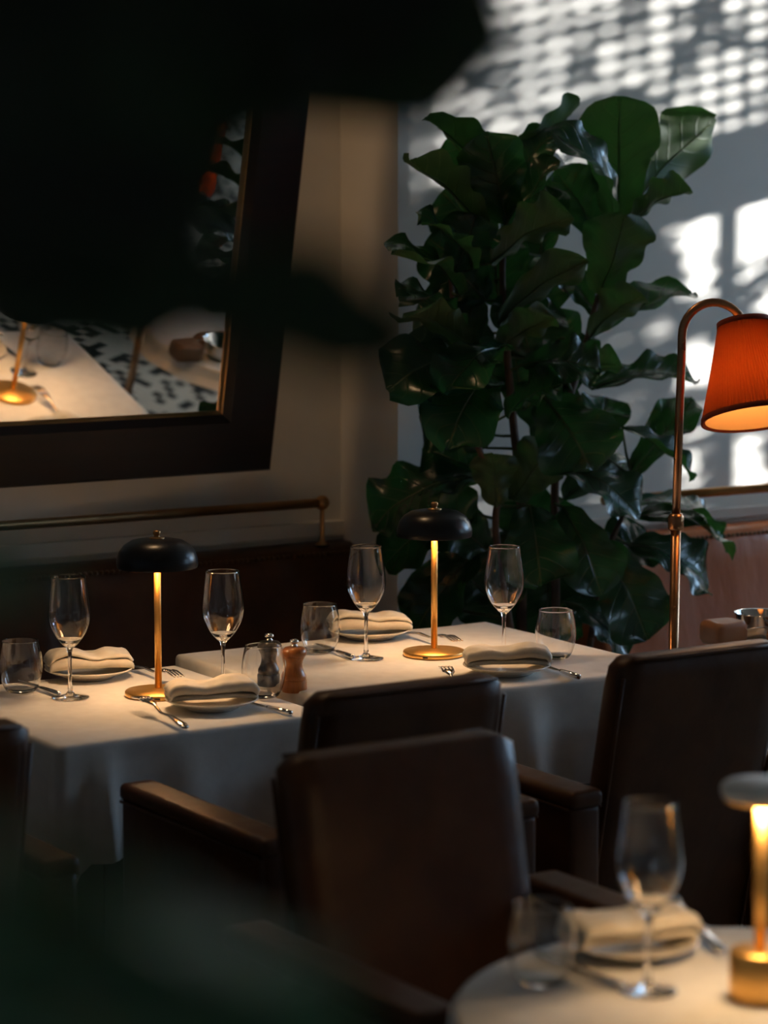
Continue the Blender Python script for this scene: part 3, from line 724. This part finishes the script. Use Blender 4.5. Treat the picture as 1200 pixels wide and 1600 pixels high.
for a, c in zip(rings, rings[1:]):
    for k in range(seg): b.faces.new((a[k], a[(k + 1) % seg], c[(k + 1) % seg], c[k]))
o = fin('lamp_shade', b, M['silk'], t); o.matrix_local = rot
for (z, r) in ((-.003, RT_ + .002), (-HS + .004, RB + .0005)):
    b = bmesh.new(); lathe(b, [(r - .002, z - .006), (r + .003, z - .006), (r + .002, z + .006), (r - .003, z + .006)], 96, close=True); fin('shade_trim', b, M['trim'], o)
b = bmesh.new(); lathe(b, [(0, -.004), (.012, -.004), (.012, -.05), (0, -.05)], 16)
for a in range(3): tube(b, [(0, 0, -.006), (RT_ * math.cos(a * 2.094), RT_ * math.sin(a * 2.094), -.004)], .0018, 6)
fin('socket', b, M['brass'], o)
b = bmesh.new(); lathe(b, [(RT_ - .006 + (RB - RT_) * (k / 8) ** 1.08, -.002 - (HS - .004) * k / 8) for k in range(9)], 64); fin('shade_lining', b, M['lining'], o)
b = bmesh.new(); sphere(b, (0, 0, -.085), .026); fin('bulb', b, M['bulb'], o)
pl_ = bpy.data.lights.new('bulb_light', 'POINT'); pl_.energy = 1.5; pl_.color = (1.0, .52, .2); pl_.shadow_soft_size = .012
po = bpy.data.objects.new('bulb_light', pl_); col.objects.link(po); po.parent = o; po.location = (.0, 0, -.15)

# ------------------------------------------------------------------ fig plants
WT = [(0, .03), (.04, .30), (.10, .46), (.2, .56), (.32, .60), (.45, .74), (.6, .94), (.72, 1.0), (.83, .97), (.92, .78), (.97, .50), (1.0, .14)]
def wprof(t):
    for (a, wa), (c, wc) in zip(WT, WT[1:]):
        if t <= c:
            k = (t - a) / (c - a); k = k * k * (3 - 2 * k) if 0 else k; return wa + (wc - wa) * k
    return WT[-1][1]
def leaf(parent, org, B, T, W, nrm, arch=.12, fold=.25, ruffle=.012, seed=0, stem=None, name='leaf', twist=0.0, mt='leaf'):
    rnd = random.Random(seed); b = bmesh.new(); uvl = b.loops.layers.uv.new('UVMap')
    ax = (T - B); L = ax.length; ax.normalize(); n_ = (nrm - ax * nrm.dot(ax)).normalized(); sd = n_.cross(ax).normalized()
    nu, nv = 22, 12; G = {}; ph = rnd.uniform(0, 6); f1 = rnd.uniform(16, 22)
    for i in range(nu + 1):
        t_ = i / nu; hw = W / 2 * wprof(t_)
        h = arch * L * 4 * t_ * (1 - t_)
        tw = twist * (t_ - .3)
        for k in range(nv + 1):
            v = -1 + 2 * k / nv; av = abs(v)
            ed = 1 + (.038 * math.sin(t_ * f1 + ph + (1.7 if v > 0 else 0)) + .006 * math.sin(t_ * f1 * 2.3 + ph * 3 - (1.1 if v > 0 else 0))) * av ** 2
            x = hw * v * ed
            z = fold * hw * av ** 1.3 + ruffle * (av ** 2) * math.sin(t_ * f1 + ph * 2 + (2.1 if v > 0 else 0)) * (.4 + t_)
            q = (t_ - .26 * av ** 1.25) * 8; z += .0035 * (abs(math.cos(PI * q)) ** .5 - .5) * min(1, av * 5) * (1 - av * .5) * -1 * (W / .2)
            z += .012 * noise.noise(Vector((t_ * 3 + seed, v * 1.5, 0)))
            fx = math.sqrt(max(.05, 1 - (fold * .8) ** 2))
            xr = x * fx * math.cos(tw) - z * math.sin(tw); zr = x * fx * math.sin(tw) + z * math.cos(tw)
            G[i, k] = b.verts.new(B - org + ax * (L * t_) + sd * xr + n_ * (h + zr))
    for i in range(nu):
        for k in range(nv):
            f = b.faces.new((G[i, k], G[i + 1, k], G[i + 1, k + 1], G[i, k + 1])); 
            for lp, (ii, kk) in zip(f.loops, ((i, k), (i + 1, k), (i + 1, k + 1), (i, k + 1))): lp[uvl].uv = (ii / nu, kk / nv)
    f0 = next(iter(b.faces)); f0.normal_update()
    if f0.normal.dot(n_) < 0:
        for f in b.faces: f.normal_flip()
    if stem is not None:
        s0 = len(b.faces); tube(b, [stem - org, (stem - org).lerp(B - org, .5) - n_ * .004, B - org, B - org + ax * L * .12 + n_ * (arch * L * .4 - .003)], [.0042, .0036, .0032, .002], 7, mi=0)
        for f in list(b.faces)[0:0]: pass
    # a thickened midrib below the blade
    tube(b, [G[i, nv // 2].co - n_ * .0012 for i in range(0, nu - 2)], [.0028 * (1 - i / nu) + .0004 for i in range(0, nu - 2)], 6)
    return fin(name, b, M[mt], parent, keepn=True)
CB = (Vector((RT.x, RT.y, 0)), Vector((0, 0, 1)), Vector((-_F.x, -_F.y, 0)))       # right, up, towards the viewer
def cv(r, u, t_): return CB[0] * r + CB[1] * u + CB[2] * t_
fig = tag(empty('potted_fig', (4.02, 5.54, 0)), 'tall fiddle-leaf fig with large glossy leaves behind the right table', 'plant')
FO = Vector((4.02, 5.54, 0))
b = bmesh.new(); lathe(b, [(0, 0), (.13, 0), (.135, .01), (.165, .36), (.17, .40), (.155, .40), (.15, .35), (0, .35)], 48); fin('pot', b, M['pot'], fig)
b = bmesh.new(); lathe(b, [(0, .345), (.08, .35), (.148, .34)], 24); fin('soil', b, M['soil'], fig)
YP = 5.55
def trunk(pts, r0, r1):
    P = catmull(pts, 6); b = bmesh.new(); n = len(P)
    tube(b, [p - FO for p in P], [r0 + (r1 - r0) * i / (n - 1) for i in range(n)], 10); fin('trunk', b, M['bark'], fig); return P
S1 = trunk([FO + Vector((.04, 0, .34)), on_y(868, 860, YP), on_y(868, 740, YP), on_y(885, 640, YP - .02), on_y(910, 560, YP), on_y(930, 480, YP), on_y(962, 390, YP), on_y(968, 340, YP)], .013, .006)
S2 = trunk([FO + Vector((-.05, .03, .34)), on_y(815, 860, YP + .03), on_y(812, 760, YP), on_y(800, 640, YP), on_y(790, 520, YP), on_y(785, 420, YP), on_y(795, 330, YP), on_y(805, 265, YP)], .014, .006)
S3 = trunk([FO + Vector((-.06, -.04, .34)), on_y(778, 860, YP - .05), on_y(776, 770, YP - .05), on_y(745, 690, YP - .05), on_y(715, 560, YP - .03), on_y(705, 440, YP), on_y(700, 380, YP)], .010, .006)
S4 = trunk([FO + Vector((.08, -.02, .34)), on_y(940, 900, YP - .06), on_y(975, 800, YP - .06), on_y(988, 745, YP - .04)], .010, .005)
ALLS = S1 + S2 + S3 + S4
def near(p): return min(ALLS, key=lambda q: (q - p).length)
# base px, base depth offset, tip px, tip depth offset, width (m), upper-side direction (right, up, towards), arch, fold
LV = [
 (966, 346, 0, 968, 150, -.02, .215, (.1, .1, -1), .02, .10), (975, 342, .02, 1118, 186, .06, .20, (-.35, .25, -1), .06, .35),
 (962, 338, -.04, 858, 205, -.10, .14, (.75, .45, .5), .14, .35), (985, 352, -.03, 1080, 296, -.12, .12, (-.3, .8, -.5), .10, .45),
 (938, 462, -.03, 978, 335, -.13, .19, (-.2, .35, -1), -.04, .2), (922, 528, -.05, 1006, 462, -.16, .14, (-.4, .5, -.8), .12, .3),
 (922, 530, 0, 1082, 458, -.02, .13, (-.2, .9, .5), .10, .4), (934, 492, .04, 872, 425, .12, .10, (.5, .3, .8), .05, .3),
 (885, 585, -.06, 974, 573, -.16, .10, (0, .5, -.7), .15, .4), (925, 608, 0, 1088, 596, -.06, .13, (0, .9, .42), .10, .35),
 (800, 300, 0, 664, 184, .02, .13, (.3, .8, -.3), .02, .55), (800, 232, 0, 904, 166, .04, .11, (-.4, .7, -.4), -.05, .4),
 (795, 352, -.04, 760, 205, -.08, .17, (-.2, .1, 1), .05, .15), (757, 358, -.02, 640, 250, -.10, .13, (.3, .8, -.35), .04, .5),
 (800, 300, 0, 872, 205, -.02, .12, (-.2, .6, .8), .15, .3), (790, 356, -.05, 874, 250, -.13, .11, (-.5, .4, .5), .05, .5),
 (845, 400, .02, 850, 290, .04, .14, (0, .1, 1), .04, .2), (935, 370, .05, 868, 265, .08, .15, (.2, .2, 1), .05, .2),
 (768, 412, -.08, 896, 340, -.18, .16, (-.2, .75, -.62), .10, .35), (780, 508, -.07, 920, 408, -.18, .15, (-.35, .6, -.75), .10, .3),
 (710, 430, -.03, 745, 335, -.06, .15, (0, 0, 1), .04, .2), (720, 462, -.05, 611, 396, -.12, .14, (.1, .8, .35), .12, .3),
 (722, 512, -.04, 622, 468, -.10, .13, (0, .8, .3), .14, .3), (745, 552, -.08, 628, 496, -.16, .13, (.1, .75, -.6), .10, .3),
 (775, 552, -.08, 868, 498, -.18, .12, (-.2, .7, -.65), .10, .35), (720, 560, -.05, 606, 610, -.10, .21, (-.1, .5, .8), .15, .15),
 (815, 570, -.05, 940, 580, -.16, .14, (.1, .7, .6), .12, .2), (765, 585, -.07, 700, 700, -.22, .20, (-.1, .5, .8), .15, .12),
 (850, 620, -.06, 925, 735, -.20, .24, (.15, .35, .9), .10, .10), (988, 742, -.04, 1082, 622, -.02, .13, (-.5, .1, .85), .02, .15),
 (972, 668, -.06, 1080, 752, -.12, .11, (.2, .6, .2), .10, .5), (775, 792, -.06, 770, 708, -.08, .12, (0, .1, -1), .0, .15),
 (800, 782, -.04, 864, 694, -.06, .15, (0, .2, -1), .0, .2), (868, 728, -.05, 1000, 808, -.18, .16, (.15, .85, .55), .12, .2),
 (985, 790, -.05, 1124, 830, -.06, .11, (0, .9, .35), .14, .25), (1000, 806, -.03, 1134, 862, .0, .14, (.2, .8, .5), .16, .2),
 (748, 745, .05, 582, 830, .17, .20, (-.3, .8, .5), .16, .2), (742, 800, .06, 600, 885, .16, .18, (-.3, .6, .7), .16, .2),
 (828, 790, -.10, 846, 915, -.22, .20, (0, .4, .9), .10, .12), (880, 792, -.10, 940, 930, -.22, .17, (.1, .5, .85), .12, .2),
 (928, 845, -.10, 1012, 1000, -.20, .20, (.1, .5, .85), .14, .15), (985, 852, -.06, 1108, 918, -.12, .16, (.2, .7, .6), .16, .2),
 (880, 940, -.05, 982, 1025, -.14, .12, (.2, .7, .6), .15, .2), (745, 860, .08, 650, 990, .14, .18, (-.3, .3, .8), .12, .2),
 (800, 830, .08, 760, 950, .10, .18, (-.1, .3, .9), .12, .2), (860, 880, .06, 850, 1010, .08, .20, (0, .3, .9), .1, .2),
 # leaves at the back of the left crown
 (780, 300, .08, 700, 215, .14, .17, (-.2, .1, 1), .05, .2), (770, 380, .10, 690, 300, .17, .18, (-.2, .2, 1), .05, .2), (760, 440, .08, 668, 372, .16, .19, (-.2, .3, .9), .06, .2),
 (760, 520, .06, 655, 470, .16, .20, (-.2, .4, .9), .06, .2), (770, 600, .06, 650, 560, .15, .20, (-.2, .5, .8), .08, .2), (770, 680, .06, 655, 650, .14, .20, (-.2, .5, .8), .08, .2),
 (760, 740, .08, 660, 700, .16, .18, (-.2, .4, .9), .06, .2), (740, 420, -.08, 655, 350, -.13, .14, (.1, .8, .3), .12, .3), (800, 420, .10, 830, 300, .16, .18, (.1, .1, 1), .05, .2),
 (830, 520, .10, 860, 400, .15, .17, (.1, .2, 1), .05, .2), (820, 640, .10, 860, 560, .15, .18, (.2, .3, .9), .05, .2), (790, 540, -.10, 700, 610, -.2, .17, (-.2, .6, .7), .12, .2),
 # the denser inner crown
 (760, 470, 0, 690, 400, .05, .17, (-.1, .3, .9), .08, .2), (780, 480, .03, 770, 370, .06, .17, (0, .1, 1), .06, .2), (760, 560, .02, 690, 480, .05, .18, (-.2, .4, .8), .08, .2),
 (800, 560, .02, 860, 470, .06, .15, (.2, .2, .9), .08, .2), (870, 600, .05, 870, 480, .12, .13, (0, .3, .8), .08, .3), (720, 600, 0, 640, 520, .04, .18, (-.2, .4, .8), .1, .2),
 (740, 640, -.02, 650, 600, -.05, .18, (-.3, .4, .8), .12, .2), (820, 640, 0, 800, 540, .03, .17, (0, .2, 1), .08, .2), (880, 620, .02, 905, 520, .08, .13, (.2, .3, .8), .08, .3),
 (790, 650, -.08, 880, 600, -.18, .15, (.1, .8, .4), .12, .2), (830, 560, -.02, 800, 450, -.01, .15, (0, .2, .9), .06, .2), (760, 700, .02, 700, 620, .06, .18, (-.1, .3, .9), .1, .2),
 (860, 700, .02, 850, 600, .06, .18, (0, .3, .9), .1, .2), (930, 700, .04, 945, 620, .1, .15, (.2, .3, .9), .1, .2), (880, 780, .02, 985, 720, .06, .13, (.2, .7, .4), .1, .3),
 (760, 860, .05, 660, 780, .1, .2, (-.2, .4, .8), .1, .2), (840, 900, .06, 900, 800, .12, .2, (.1, .3, .9), .1, .2), (930, 900, .04, 1010, 830, .06, .18, (.2, .5, .8), .1, .2),
 (760, 930, .08, 690, 860, .12, .2, (-.2, .4, .8), .1, .2), (880, 960, .06, 950, 880, .08, .2, (.2, .4, .8), .1, .2), (700, 950, .12, 640, 900, .18, .16, (-.2, .4, .8), .1, .2), (800, 1000, .06, 740, 900, .12, .2, (0, .3, .9), .1, .2), (850, 870, .1, 800, 760, .14, .16, (0, .2, 1), .06, .2),
]
for i, (bx, by, bd, tx, ty, td, W_, nn, arch, fold) in enumerate(LV):
    B = on_y(bx, by, YP + bd); T = on_y(tx, ty, YP + td)
    if nn[1] >= .7: W_ *= 1.18
    leaf(fig, FO, B, T, W_, cv(*nn), arch, fold, .075 * W_, 100 + i * 3, near(B))

# the plant beside the camera: blurred leaves at the left edge of the view
fo = CAM - Vector((0, 0, CAM.z)) + cv(-.62, 0, -.98)
fg = tag(empty('potted_fig', fo), 'blurred dark fig leaves close in front, filling the left and upper left', 'plant')
b = bmesh.new(); lathe(b, [(0, 0), (.13, 0), (.135, .01), (.165, .30), (.17, .34), (.155, .34), (.15, .30), (0, .30)], 40); fin('pot', b, M['pot'], fg)
b = bmesh.new(); lathe(b, [(0, .295), (.08, .30), (.148, .29)], 24); fin('soil', b, M['soil'], fg)
st = catmull([fo + Vector((0, 0, .29)), fo + Vector((.02, .01, 1.0)), fo + Vector((-.02, .02, 1.6)), fo + Vector((0, 0, 2.3))], 8)
b = bmesh.new(); tube(b, [p - fo for p in st], [.016 - .01 * i / len(st) for i in range(len(st))], 12); fin('trunk', b, M['bark'], fg)
FGL = [  # base px, depth, tip px, depth, width, normal, arch, fold
 (-100, -90, 1.3, 790, 72, 1.35, .105, (0, .2, -1), .0, .1), (100, -200, 1.3, 735, -20, 1.35, .13, (0, .2, -1), .0, .1), (-100, -150, 1.3, 560, 10, 1.35, .16, (0, .2, -1), .0, .1),
 (-260, 40, 1.3, 500, 70, 1.25, .085, (0, .2, -1), .0, .1), (-350, 230, 1.1, 350, 300, 1.05, .11, (0, .2, -1), .0, .1), (-340, 380, 1.1, 350, 400, 1.05, .085, (0, .2, -1), .0, .1),
 (-20, 400, .98, 660, 535, .92, .046, (.1, .3, -1), .02, .15), (-340, 110, 1.2, 385, 215, 1.15, .125, (0, .2, -1), .0, .1),
 (-260, 1240, .84, 470, 1560, .74, .085, (.75, .55, .25), .03, .15), (-280, 1400, .86, 360, 1640, .74, .075, (.6, .7, .3), .03, .15), (-260, 850, .84, 75, 930, .76, .030, (0, .8, .5), .03, .2),
 (-300, 1560, .9, 560, 1640, .80, .06, (0, .8, .6), .03, .2),
]
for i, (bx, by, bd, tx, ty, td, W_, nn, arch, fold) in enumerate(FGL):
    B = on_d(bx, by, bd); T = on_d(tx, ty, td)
    leaf(fg, fo, B, T, W_, cv(*nn), arch, fold, .004, 500 + i * 3, min(st, key=lambda q: (q - B).length), mt='leaf_shaded' if by < 600 else 'leaf_lit')

# ------------------------------------------------------------------ things on the next table, right edge
def soft(bm_, c, sx, sy, sz, seed, pw=.55):
    r = bmesh.ops.create_uvsphere(bm_, u_segments=32, v_segments=18, radius=1.0)
    for v in r['verts']:
        p = v.co; s = lambda q: sgn(q) * abs(q) ** pw
        v.co = Vector((c[0] + s(p.x) * sx, c[1] + s(p.y) * sy, c[2] + s(p.z) * sz + .004 * noise.noise(Vector((p.x * 2 + seed, p.y * 2, p.z * 2)))))
q0 = on_y(1126, 1000, 4.83)
tt = tag(empty('leather_bag', (q0.x, 4.82, .746)), 'brown leather bag with a metal trim bar, at the right edge behind the big chair', 'bag')
b = bmesh.new(); soft(b, (0, 0, .029), .050, .040, .029, 2, .42); fin('bag_body', b, M['bag'], tt)
b = bmesh.new(); tube(b, [(.030, -.045, .040), (.15, -.05, .038)], .0022, 8); fin('metal_bar', b, M['chrome'], tt)
q1 = on_y(1172, 985, 4.84)
bw = tag(empty('metal_bowl', (q1.x + .02, 4.83, .746)), 'shallow metal bowl with a bright rim behind the brown bag', 'bowl')
b = bmesh.new(); lathe(b, [(0, 0), (.03, 0), (.05, .03), (.060, .062), (.0612, .063), (.0605, .065), (.0585, .063), (.048, .032), (.028, .004), (0, .004)], 48); fin('bowl_body', b, M['chrome'], bw)
b = bmesh.new(); soft(b, (0, 0, 0), .075, .028, .022, 5, .6); o = fin('brown_napkin', b, M['brown_cloth'], loc=(q1.x + .05, 4.74, .769)); tag(o, 'crumpled brown napkin in front of the metal bowl', 'napkin')
q2 = on_y(1205, 975, 4.84)
b = bmesh.new(); soft(b, (0, 0, 0), .060, .045, .036, 8, .6); o = fin('linen_bundle', b, M['napkin'], loc=(q2.x + .09, 4.82, .783)); tag(o, 'rounded beige linen bundle at the right edge before the tan banquette', 'linen bundle')

# ------------------------------------------------------------------ warm ceiling fills, added out of view to brighten the wall
def ceil(x, y, e, label):
    t = tag(empty('ceiling_fill', (x, y, RZ)), label, 'ceiling fill', 'added ceiling fills')
    b = bmesh.new(); lathe(b, [(.235, 0), (.24, -.02), (.222, -.022), (.220, -.004)], 32, close=True); fin('trim_ring', b, M['brass'], t)
    b = bmesh.new(); lathe(b, [(0, -.005), (.220, -.005)], 48); fin('lens', b, M['panel'], t)
    l = bpy.data.lights.new('fill_spot', 'SPOT'); l.energy = e; l.color = (1, .62, .32); l.spot_size = math.radians(95); l.spot_blend = 1.0; l.shadow_soft_size = .21
    o = bpy.data.objects.new('fill_spot', l); col.objects.link(o); o.parent = t; o.location = (0, 0, -.03)
ceil(2.75, 5.70, 95, 'added unseen ceiling panel, warm fill washing the mirror wall')
ceil(1.0, 2.0, 3, 'added unseen ceiling panel, faint warm fill on the camera side of the room')
